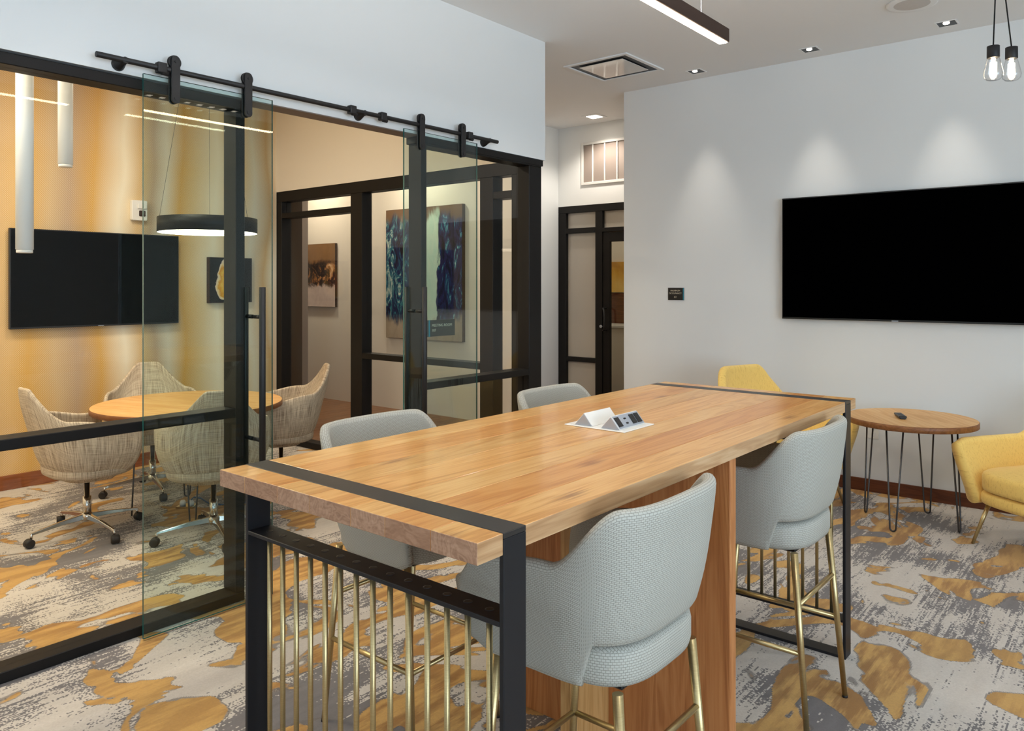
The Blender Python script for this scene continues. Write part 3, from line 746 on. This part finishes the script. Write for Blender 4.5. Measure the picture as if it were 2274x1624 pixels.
# ------------------------------------------------------------------ bar stools
def make_stool(loc, rz, label):
    r = thing('bar_stool', label, 'bar stool', loc, rz, 'upholstered bar stools around the bar table')
    ol = Outline(0.250, 0.266, 0.250, 3.2)
    def zhi(a):
        z = lerp(1.043, 0.900, smoothstep(0.31, 0.58, a)); z = lerp(z, 0.872, smoothstep(0.60, 0.96, a))
        return z-0.06*smoothstep(0.90, 1.0, a)
    def zlo(a): return lerp(0.756, 0.648, smoothstep(0.405, 0.455, a))+0.02*smoothstep(0.9, 1.0, a)
    def P(s, v):
        a = abs(s); p = ol(s); z = lerp(zlo(a), zhi(a), v)
        k = lerp(0.82, 1.0, smoothstep(0.58, 0.88, z))+0.10*smoothstep(0.84, 1.05, z); kx = lerp(0.76, 1.0, smoothstep(0.58, 0.92, z)) if p.x < 0 else lerp(0.9, 1.0, smoothstep(0.6, 0.8, z))
        lean = 0.015*smoothstep(0.85, 1.08, z)*max(0.0, -p.x/0.25)
        return Vector((p.x*kx-lean, p.y*k, z))
    def th(s, v): return lerp(0.044, 0.034, v)*lerp(1, 0.55, smoothstep(0.94, 1.0, abs(s)))
    b = shell(P, 84, 12, th, 6, ol.L, 0.36)
    obj('shell', b, 'stool_fabric', r)
    b = pad(0.212, 0.214, 0.230, 0.634, 0.730, 3.4, 0.012, 0.026); obj('seat', b, 'stool_fabric', r)
    b = nb(); box(b, -0.17, 0.17, -0.15, 0.15, 0.624, 0.6345); obj('seat_plate', b, 'plastic_black', r, 0.004, 1)
    feet = {}
    for sx, sy in ((-1, -1), (-1, 1), (1, -1), (1, 1)):
        top = Vector((sx*0.176, sy*0.180, 0.634)); ft = Vector((sx*0.230, sy*0.206, 0.004)); feet[(sx, sy)] = (top, ft)
        b = nb(); tube(b, [top, ft], [0.0128, 0.0095], 14); lg = obj('leg', b, 'brass', r)
        b = nb(); tube(b, [ft+Vector((0, 0, 0.004)), ft-Vector((0, 0, 0.0035))], 0.0105, 12); obj('glide', b, 'rubber', lg)
    def at(k, z):
        a, c = feet[k]; f = (a.z-z)/(a.z-c.z); return a.lerp(c, f)
    for k1, k2, z in (((-1, -1), (-1, 1), 0.46), ((1, -1), (1, 1), 0.30), ((-1, -1), (1, -1), 0.30), ((-1, 1), (1, 1), 0.30)):
        b = nb(); tube(b, [at(k1, z), at(k2, z)], 0.0088, 10); obj('stretcher', b, 'brass', r)
    return r
st1 = make_stool((-1.097, 1.668, 0), PI, 'pale woven bar stool nearest the camera, right side of the bar table')
dup(st1, (-1.115, 2.835, 0), PI, 'pale woven bar stool at the far right side of the bar table')
dup(st1, (-2.037, 1.900, 0), 0, 'pale woven bar stool at the near left side of the bar table')
dup(st1, (-2.020, 2.975, 0), 0, 'pale woven bar stool at the far left side, by the right glass panel')

# ------------------------------------------------------------------ hairpin-leg tables
def hairpin_table(name, label, x, y, r_, z1, thick, legr, rot, spread=0.052, top='round_top', edge='round_edge', tilt=0.03):
    t = thing(name, label, 'table', (x, y, 0), rot)
    b = nb(); lathe(b, [(r_-0.004, z1-thick), (r_, z1-thick+0.003), (r_, z1-0.004), (r_-0.004, z1)], 72)
    for f in b.faces:
        if abs(f.normal.z) < 0.5 and f.calc_center_median().to_2d().length > r_*0.5: f.material_index = 1
    obj('tabletop', b, [top, edge], t)
    rod = 0.0055; zt = z1-thick
    for k in range(4):
        a = PI/4+k*PI/2; er = Vector((math.cos(a), math.sin(a), 0)); et = Vector((-math.sin(a), math.cos(a), 0))
        p0 = er*(legr-tilt); p1 = er*legr; pts = [p0+et*spread+Vector((0, 0, zt-0.004))]
        nl = 8; rb = 0.018
        pts.append(p1+et*rb+Vector((0, 0, rb+rod)))
        for q in range(1, nl): th = PI*q/nl; pts.append(p1+et*rb*math.cos(th)+Vector((0, 0, rb+rod-rb*math.sin(th))))
        pts.append(p1-et*rb+Vector((0, 0, rb+rod))); pts.append(p0-et*spread+Vector((0, 0, zt-0.004)))
        b = nb(); tube(b, pts, rod, 8); lg = obj('hairpin_leg', b, 'hairpin_steel', t)
        b = nb(); box(b, -0.03, 0.03, -spread-0.012, spread+0.012, -0.004, 0)
        b.transform(Matrix.Translation((p0.x, p0.y, zt)) @ Matrix.Rotation(a, 4, 'Z')); obj('leg_plate', b, 'hairpin_steel', lg)
    return t
hairpin_table('side_table', 'round wooden side table on black hairpin legs by the far wall', -1.205, 5.555, 0.388, 0.688, 0.038, 0.290, math.radians(-53))
hairpin_table('meeting_table', 'large round wooden table inside the glass meeting room', -5.12, 2.70, 0.615, 0.742, 0.036, 0.36, math.radians(20))

# remote control on the side table
rc = thing('remote_control', 'small black remote control on the round side table', 'remote control', (-1.255, 5.50, 0.6885), math.radians(25))
b = nb(); prism(b, [(-0.016, 0), (0.016, 0), (0.024, 0.014), (0.021, 0.021), (-0.021, 0.021), (-0.024, 0.014)], 'y', -0.075, 0.075); obj('body', b, 'plastic_black', rc, 0.003, 2)
for j in range(5):
    for i in range(3):
        b = nb(); box(b, -0.014+0.0105*i, -0.007+0.0105*i, -0.056+0.024*j, -0.046+0.024*j, 0.0211, 0.0226); obj('button', b, 'hairpin_steel', rc)

# ------------------------------------------------------------------ yellow lounge chairs
def make_armchair(loc, rz, label):
    r = thing('armchair', label, 'armchair', loc, rz, 'yellow lounge chairs by the far wall')
    ol = Outline(0.36, 0.375, 0.36, 3.4)
    def zhi(a): return lerp(0.905, 0.595, smoothstep(0.20, 0.50, a))-0.03*smoothstep(0.93, 1.0, a)
    def P(s, v):
        a = abs(s); p = ol(s); z = lerp(0.285, zhi(a), v)
        k = lerp(0.80, 1.0, smoothstep(0.24, 0.62, z)); lean = 0.085*smoothstep(0.45, 0.95, z)*max(0, -p.x/0.36)
        kn = 1.0-0.06*smoothstep(0.62, 0.9, z)
        return Vector((p.x*lerp(0.88, 1, smoothstep(0.24, 0.6, z))-lean, p.y*k*kn, z))
    b = shell(P, 72, 12, lambda s, v: 0.082-0.022*v, 7, ol.L, 0.55); obj('shell', b, 'yellow_fabric', r)
    b = pad(0.30, 0.295, 0.335, 0.255, 0.335, 3.6, 0.0, 0.03); obj('seat_base', b, 'yellow_fabric', r)
    b = pad(0.255, 0.262, 0.350, 0.338, 0.455, 3.8, 0.022, 0.030); obj('seat_cushion', b, 'yellow_fabric', r)
    for sx, sy in ((-1, -1), (-1, 1), (1, -1), (1, 1)):
        top = Vector((sx*0.235, sy*0.215, 0.262)); ft = Vector((sx*0.30, sy*0.275, 0.002))
        b = nb(); tube(b, [top, ft], [0.0135, 0.009], 12); obj('leg', b, 'brass', r)
    return r
ac = make_armchair((-0.425, 5.43, 0), math.atan2(-0.83, -0.55), 'yellow armchair cut off by the right edge, beside the side table')
dup(ac, (-2.05, 5.565, 0), math.atan2(-0.34, 0.94), 'yellow armchair half hidden behind the far end of the bar table')

# ------------------------------------------------------------------ meeting room chairs
def make_chair(loc, rz, label, spin=0.0):
    r = thing('swivel_chair', label, 'chair', loc, rz, 'linen swivel chairs around the meeting table')
    ol = Outline(0.275, 0.330, 0.205, 2.5)
    def zhi(a):
        z = lerp(0.932, 0.742, smoothstep(0.12, 0.46, a)); return lerp(z, 0.695, smoothstep(0.50, 0.85, a))-0.04*smoothstep(0.9, 1.0, a)
    def zlo(a): return 0.385
    def P(s, v):
        a = abs(s); p = ol(s); z = lerp(zlo(a), zhi(a), v)
        f = (z-0.385)/0.24; k = 0.50+0.50*math.sqrt(max(0, 1-(1-min(1, max(0, f)))**2.2))
        lean = 0.09*smoothstep(0.50, 0.95, z)*max(0, -p.x/0.275)
        kn = 1.0-0.24*smoothstep(0.66, 0.95, z)
        return Vector((p.x*k-lean, p.y*k*kn, z))
    b = shell(P, 72, 16, lambda s, v: lerp(0.03, 0.026, v)*lerp(1, 0.6, smoothstep(0.94, 1, abs(s))), 5, ol.L, 0.45); obj('shell', b, 'chair_linen', r)
    b = pad(0.235, 0.272, 0.245, 0.388, 0.478, 2.6, 0.012, 0.034); obj('seat', b, 'chair_linen', r)
    b = nb(); lathe(b, [(0.105, 0.372), (0.125, 0.3785), (0.125, 0.3875)], 24); obj('seat_plate', b, 'plastic_black', r)
    b = nb(); lathe(b, [(0.0245, 0.105), (0.0245, 0.235), (0.016, 0.236), (0.016, 0.372)], 20); obj('column', b, 'chrome', r)
    b = nb(); lathe(b, [(0.030, 0.085), (0.036, 0.10), (0.036, 0.118), (0.027, 0.135)], 20); obj('hub', b, 'chrome', r)
    for k in range(4):
        a = spin+k*PI/2; er = Vector((math.cos(a), math.sin(a), 0)); et = Vector((-er.y, er.x, 0))
        b = nb(); rings = []
        for d, z, w_, h_ in ((0.028, 0.112, 0.020, 0.016), (0.16, 0.102, 0.015, 0.012), (0.300, 0.083, 0.011, 0.008), (0.326, 0.078, 0.010, 0.007)):
            c = er*d+Vector((0, 0, z)); rings.append([b.verts.new(c+et*(w_*i)+Vector((0, 0, h_*j))) for i, j in ((-1, -1), (1, -1), (0.6, 1), (-0.6, 1))])
        for p, q in zip(rings, rings[1:]):
            for i in range(4): b.faces.new((p[i], p[(i+1) % 4], q[(i+1) % 4], q[i]))
        b.faces.new(rings[0]); b.faces.new(rings[-1])
        lg = obj('leg', b, 'chrome', r, 0.003, 2)
        b = nb(); tube(b, [er*0.322+Vector((0, 0, 0.078)), er*0.322+Vector((0, 0, 0.052))], 0.008, 10); obj('caster_stem', b, 'chrome', lg)
        b = nb(); c = er*0.322+er*0.012+Vector((0, 0, 0.0275)); ax = et.lerp(er, 0.3*(k % 2)).normalized()
        tube(b, [c-ax*0.024, c-ax*0.018, c-ax*0.004, c+ax*0.004, c+ax*0.018, c+ax*0.024], [0.020, 0.027, 0.027, 0.027, 0.027, 0.020], 18); obj('caster_wheel', b, 'rubber', lg)
    return r
def face(x, y): return math.atan2(2.70-y, -5.12-x)
mc = make_chair((-5.12, 2.03, 0), math.radians(88), 'linen swivel chair seen from behind, at the left of the meeting table', 0.12)
dup(mc, (-5.79, 2.76, 0), math.radians(-20), 'linen swivel chair facing the camera beyond the meeting table')
dup(mc, (-4.45, 2.50, 0), math.radians(156), 'linen swivel chair with its back to the sliding glass door')
dup(mc, (-5.08, 3.40, 0), math.radians(-118), 'linen swivel chair in the doorway gap right of the glass door edge')

# ------------------------------------------------------------------ televisions
def television(loc, rz, w_, h_, label):
    r = thing('television', label, 'television', loc, rz, 'wall mounted televisions')
    b = nb(); box(b, -w_/2, w_/2, -0.032, 0.0, 0, h_); obj('body', b, 'plastic_black', r, 0.003, 1)
    b = nb(); box(b, -w_/2+0.009, w_/2-0.009, -0.0332, -0.0321, 0.014, h_-0.009); obj('screen', b, 'screen_black', r)
    b = nb(); box(b, -0.022, 0.022, -0.0345, -0.0322, 0.0015, 0.0075); obj('badge', b, 'metal_grey', r)
    b = nb(); box(b, -0.25, 0.25, 0.0005, 0.028, h_*0.3, h_*0.75); obj('wall_bracket', b, 'hardware_black', r, 0.003, 1)
    return r
television((-1.437, YT-0.0285, 1.285), 0, 1.665, 0.960, 'large black television on the white far wall')
television((XW+0.0285, 2.732, 1.218), PI/2, 1.315, 0.768, 'black television on the gold wallpaper wall')

# signs, outlet, strobe on walls
sg = thing('occupancy_sign', 'small black maximum occupancy sign on the white far wall', 'sign', (-3.234, YT, 1.475))
b = nb(); box(b, -3.312, -3.156, YT-0.006, YT-0.0005, 1.420, 1.530); obj('plate', b, 'sign_black', sg, 0.001, 1, world=True)
b = nb(); box(b, -3.166, -3.157, YT-0.0066, YT-0.0061, 1.421, 1.529); obj('stripe', b, 'sign_teal', sg, world=True)
RYm = Matrix.Rotation(PI/2, 4, 'X')
for s, z, sz in (('MAXIMUM', 1.504, 0.020), ('OCCUPANCY', 1.480, 0.020), ('63', 1.448, 0.024)):
    text('lettering', s, sz, 'sign_letter', sg, wl(sg, (-3.240, YT-0.0063, z)) @ RYm)
wo = thing('wall_outlet', 'white wall outlet low on the far wall behind the side table', 'outlet', (-1.60, YT, 0.46))
b = nb(); prism(b, [(-1.60+u, 0.46+v) for u, v in rrect(0.075, 0.118, 0.006)], 'y', YT-0.006, YT-0.0005); obj('cover_plate', b, 'plastic_white', wo, 0.001, 1, world=True)
for z in (0.484, 0.436):
    b = nb(); box(b, -1.614, -1.586, YT-0.009, YT-0.0062, z-0.014, z+0.014); sk = obj('socket', b, 'plastic_white', wo, 0.001, 1, world=True)
b = nb(); box(b, -1.607, -1.593, YT-0.0115, YT-0.0091, 0.478, 0.492); obj('plug_insert', b, 'plastic_black', wo, world=True)
fs_ = thing('fire_strobe', 'white fire alarm strobe on the gold wallpaper above the television', 'alarm strobe', (XW, 3.055, 2.19))
b = nb(); prism(b, [(3.055+u, 2.19+v) for u, v in rrect(0.130, 0.172, 0.012)], 'x', XW+0.0005, XW+0.045); obj('housing', b, 'plastic_white', fs_, 0.005, 2, world=True)
b = nb(); prism(b, [(3.070+u, 2.225+v) for u, v in rrect(0.075, 0.040, 0.008)], 'x', XW+0.0452, XW+0.062); obj('strobe_lens', b, 'plastic_white', fs_, 0.004, 2, world=True)
b = nb(); prism(b, [(3.075+u, 2.165+v) for u, v in rrect(0.055, 0.050, 0.008)], 'x', XW+0.0452, XW+0.050); obj('sounder_grille', b, 'canvas_edge', fs_, 0.002, 1, world=True)

# pictures
def picture(name, label, loc, rz, w_, h_, d_, art, edge='canvas_edge'):
    r = thing(name, label, 'picture', loc, rz)
    b = nb(); box(b, -w_/2, w_/2, -d_, -0.001, -h_/2, h_/2); obj('canvas', b, edge, r, 0.002, 1)
    return r
ag = picture('agate_picture', 'black canvas with a yellow and red agate slice on the wallpaper', (XW, 3.90, 1.60), PI/2, 0.435, 0.42, 0.05, None)
b = nb(); box(b, XW+0.0502, XW+0.0515, 3.90-0.212, 3.90+0.212, 1.395, 1.805); o = obj('print', b, 'art_agate', ag, loc=(0, 0, 0)); 
o.data.transform(Matrix.Translation((0, -3.90, -1.60))); o.data.transform(Matrix.Translation((-XW, 0, 0))); o.rotation_euler = (0, 0, -PI/2)
pk = picture('ink_picture', 'smaller brown and black abstract painting on the corridor wall', (-8.84, 6.55, 1.69), 0, 0.74, 0.865, 0.04, None)
b = nb(); box(b, -0.368, 0.368, -0.0415, -0.0402, -0.43, 0.43); obj('print', b, 'art_ink', pk)
pw = picture('wave_picture', 'tall teal, purple and white poured painting on the corridor wall', (-6.77, 6.55, 1.695), 0, 1.32, 1.60, 0.05, None)
b = nb(); box(b, -0.657, 0.657, -0.0515, -0.0502, -0.797, 0.797); obj('print', b, 'art_wave', pw)

# ------------------------------------------------------------------ ceiling fittings and lamps
def linear_pendant(x, y0, y1, z, label):
    r = thing('linear_pendant', label, 'pendant lamp', (x, (y0+y1)/2, z), group='linear lamps over the bar table')
    b = nb(); box(b, x-0.026, x+0.026, y0, y1, z+0.003, z+0.066); obj('housing', b, 'canvas_edge', r, 0.0015, 1, world=True)
    b = nb(); box(b, x-0.023, x+0.017, y0+0.003, y1-0.003, z-0.0005, z+0.0028); obj('lens', b, 'led_lens', r, world=True)
    b = nb(); box(b, x-0.021, x+0.021, y0+0.003, y1-0.003, z+0.0661, z+0.0664); obj('added_uplight', b, 'uplight_fill', r, world=True)  # glow added on top of the lamp to brighten the ceiling
    for y in (y0+0.25, y1-0.25):
        b = nb(); tube(b, [(x, y, z+0.068), (x, y, CEIL-0.001)], 0.0012, 6); obj('cable', b, 'metal_grey', r, world=True)
    return r
linear_pendant(-1.585, 2.39, 3.53, 2.72, 'dark linear lamp hanging over the bar table at the top edge')
linear_pendant(-1.585, 0.81, 2.03, 2.72, 'dark linear lamp nearer the camera, seen reflected in the glass')
for nm, x, lab in (('recessed_downlight', -2.93, 'square recessed downlight left of the three by the far wall, beside the air diffuser'), ('recessed_downlight', -1.99, 'square recessed downlight in the middle of the three along the far wall'), ('recessed_downlight', -1.07, 'square recessed downlight beside the twin bulbs, rightmost by the far wall')):
    r = thing(nm, lab, 'downlight', (x, 5.97, CEIL), group='recessed downlights along the far wall')
    b = nb(); box(b, -0.058, 0.058, -0.058, 0.058, -0.0025, -0.0005); obj('recess', b, 'plastic_black', r)
    b = nb()
    for q in ((-0.066, -0.056, -0.066, 0.066), (0.056, 0.066, -0.066, 0.066), (-0.056, 0.056, -0.066, -0.056), (-0.056, 0.056, 0.056, 0.066)): box(b, *q, -0.004, -0.0005)
    obj('trim', b, 'paint_ceiling', r)
    b = nb(); lathe(b, [(0.018, -0.0026), (0.021, -0.006), (0.016, -0.010), (0.005, -0.012)], 20, at=(0, -0.022, 0)); obj('lamp', b, 'lamp_lens', r)
r = thing('alcove_downlight', 'glowing square downlight in the ceiling of the alcove', 'downlight', (-4.54, 6.87, CEIL))
b = nb(); box(b, -0.10, 0.10, -0.10, 0.10, -0.006, -0.0005); obj('trim', b, 'paint_ceiling', r, 0.002, 1)
b = nb(); box(b, -0.062, 0.062, -0.062, 0.062, -0.0085, -0.0062); obj('lens', b, 'lamp_lens', r)
r = thing('air_diffuser', 'square ceiling air diffuser with a glossy white plate', 'vent', (-3.40, 5.435, CEIL))
b = nb()
for q in ((-0.30, -0.265, -0.30, 0.30), (0.265, 0.30, -0.30, 0.30), (-0.265, 0.265, -0.30, -0.265), (-0.265, 0.265, 0.265, 0.30)): box(b, *q, -0.012, -0.0005)
obj('frame', b, 'paint_ceiling', r, 0.003, 1)
b = nb(); box(b, -0.265, 0.265, -0.265, 0.265, -0.003, -0.0006); obj('throat', b, 'diffuser_throat', r)
b = nb(); box(b, -0.205, 0.205, -0.205, 0.205, -0.013, -0.009); obj('plate', b, 'diffuser_plate', r, 0.0015, 1)
r = thing('ceiling_speaker', 'round white ceiling speaker at the top edge', 'speaker', (-1.165, 5.40, CEIL))
b = nb(); lathe(b, [(0.105, -0.0005), (0.150, -0.0005), (0.148, -0.009), (0.138, -0.012), (0.105, -0.010)], 40, cap=False); obj('rim', b, 'paint_ceiling', r)
b = nb(); lathe(b, [(0.002, -0.012), (0.10, -0.010), (0.136, -0.0075)], 40, cap=False); obj('grille', b, 'speaker_cloth', r)

def pendant_bulb(x, y, zb, lean, label, glow):
    r = thing('pendant_bulb', label, 'pendant lamp', (x, y, zb), group='twin pendant bulbs')
    b = nb(); lathe(b, [(0.006, 0.178), (0.029, 0.177), (0.0295, 0.118), (0.027, 0.116)], 24); obj('socket', b, 'hardware_black', r, 0.001, 1)
    b = nb(); prof = [(0.0265, 0.117), (0.029, 0.110), (0.035, 0.085), (0.043, 0.050), (0.0455, 0.034), (0.042, 0.016), (0.030, 0.004), (0.014, 0.0), (0.001, -0.0005)]
    lathe(b, prof, 28, cap=False); lathe(b, [(max(q-0.0016, 0.0008), z) for q, z in prof], 28, cap=False); obj('bulb_glass', b, 'glass_bulb', r)
    b = nb(); lathe(b, [(0.010, 0.112), (0.009, 0.096), (0.016, 0.092), (0.017, 0.030), (0.012, 0.026)], 16); obj('filament_core', b, glow, r)
    b = nb(); tube(b, [(0, 0, 0.178), (lean*0.5, 0, 0.178+(CEIL-zb-0.178)*0.5), (lean, 0, CEIL-zb-0.001)], 0.0034, 8); obj('cord', b, 'cord_black', r)
pendant_bulb(-0.618, 4.62, 2.600, 0.020, 'left bulb of the twin pendant lamps hanging on black cords', 'filament')
pendant_bulb(-0.560, 4.80, 2.625, -0.055, 'right bulb of the twin pendant lamps hanging on black cords', 'filament')

def cylinder_pendant(x, y, z, rr, label):
    r = thing('cylinder_pendant', label, 'pendant lamp', (x, y, z), group='white cylinder pendants')
    b = nb(); lathe(b, [(rr-0.004, 0.018), (rr, 0.018), (rr, 1.15), (rr-0.004, 1.155)], 32); obj('cylinder', b, 'cyl_white', r)
    b = nb(); lathe(b, [(rr-0.006, 0.0), (rr-0.003, 0.002), (rr-0.003, 0.0178)], 32); obj('lens', b, 'plastic_white', r)
    b = nb(); tube(b, [(0, 0, 1.155), (0, 0, CEIL-z-0.001)], 0.003, 8); obj('cord', b, 'plastic_white', r)
cylinder_pendant(-4.40, 1.446, 1.715, 0.040, 'longer white cylinder pendant in front of the left television')
cylinder_pendant(-4.95, 1.842, 2.250, 0.040, 'shorter white cylinder pendant above the left television')

RP = (-5.03, 2.785); RZ = 1.915; RR = 0.325
r = thing('ring_pendant', 'black ring pendant lamp glowing underneath over the meeting table', 'pendant lamp', (RP[0], RP[1], RZ))
b = nb(); lathe(b, [(RR-0.030, 0.006), (RR, 0.0), (RR, 0.100), (RR-0.030, 0.100), (RR-0.030, 0.006)], 72, cap=False); obj('ring', b, 'frame_black', r)
b = nb(); lathe(b, [(RR-0.028, 0.004), (RR-0.002, -0.002)], 72, cap=False); obj('lens', b, 'led_lens_ring', r)
b = nb(); lathe(b, [(0.002, 0.007), (RR-0.031, 0.007), (RR-0.031, 0.011), (0.002, 0.011)], 72, cap=False); obj('diffuser_disc', b, 'led_lens_ring', r)
b = nb(); lathe(b, [(0.13, CEIL-RZ-0.03), (0.13, CEIL-RZ-0.001)], 32); obj('canopy', b, 'frame_black', r)
for a in (2.6, 4.5, 0.4):
    b = nb(); tube(b, [(RR*0.97*math.cos(a), RR*0.97*math.sin(a), 0.10), (0.11*math.cos(a), 0.11*math.sin(a), CEIL-RZ-0.03)], 0.0014, 6); obj('cable', b, 'hairpin_steel', r)

# row of small ceiling cells whose reflection runs along the dark header
r = thing('ceiling_light_row', 'row of small square ceiling lights, seen only as reflections on the glass header', 'ceiling light', (0.47, 3.86, CEIL))
b = nb(); box(b, -0.05, 0.05, -0.52, 0.52, -0.010, -0.0005); obj('housing', b, 'plastic_black', r)
for k in range(8):
    b = nb(); box(b, -0.022, 0.022, -0.465+0.125*k, -0.42+0.125*k, -0.0125, -0.0102); obj('cell', b, 'panel_lens', r)

# floor box with plugs under the meeting table
fx = thing('floor_power_box', 'small floor power box with plugs and a cable under the meeting table', 'power outlet', (-5.20, 2.72, 0), math.radians(40))
b = nb(); box(b, -0.06, 0.06, -0.045, 0.045, 0.0, 0.012); obj('base_plate', b, 'chrome', fx, 0.002, 1)
for x in (-0.028, 0.03):
    b = nb(); lathe(b, [(0.020, 0.0122), (0.021, 0.03), (0.014, 0.046)], 14, at=(x, 0, 0)); obj('plug', b, 'plastic_white', fx, smooth=True)
b = nb(); tube(b, [(0.03, 0, 0.047), (0.04, 0.02, 0.06), (0.08, 0.04, 0.05), (0.13, 0.06, 0.008), (0.24, 0.03, 0.006), (0.32, 0.10, 0.006), (0.42, 0.06, 0.006)], 0.005, 8); obj('cable', b, 'cable_blue', fx)
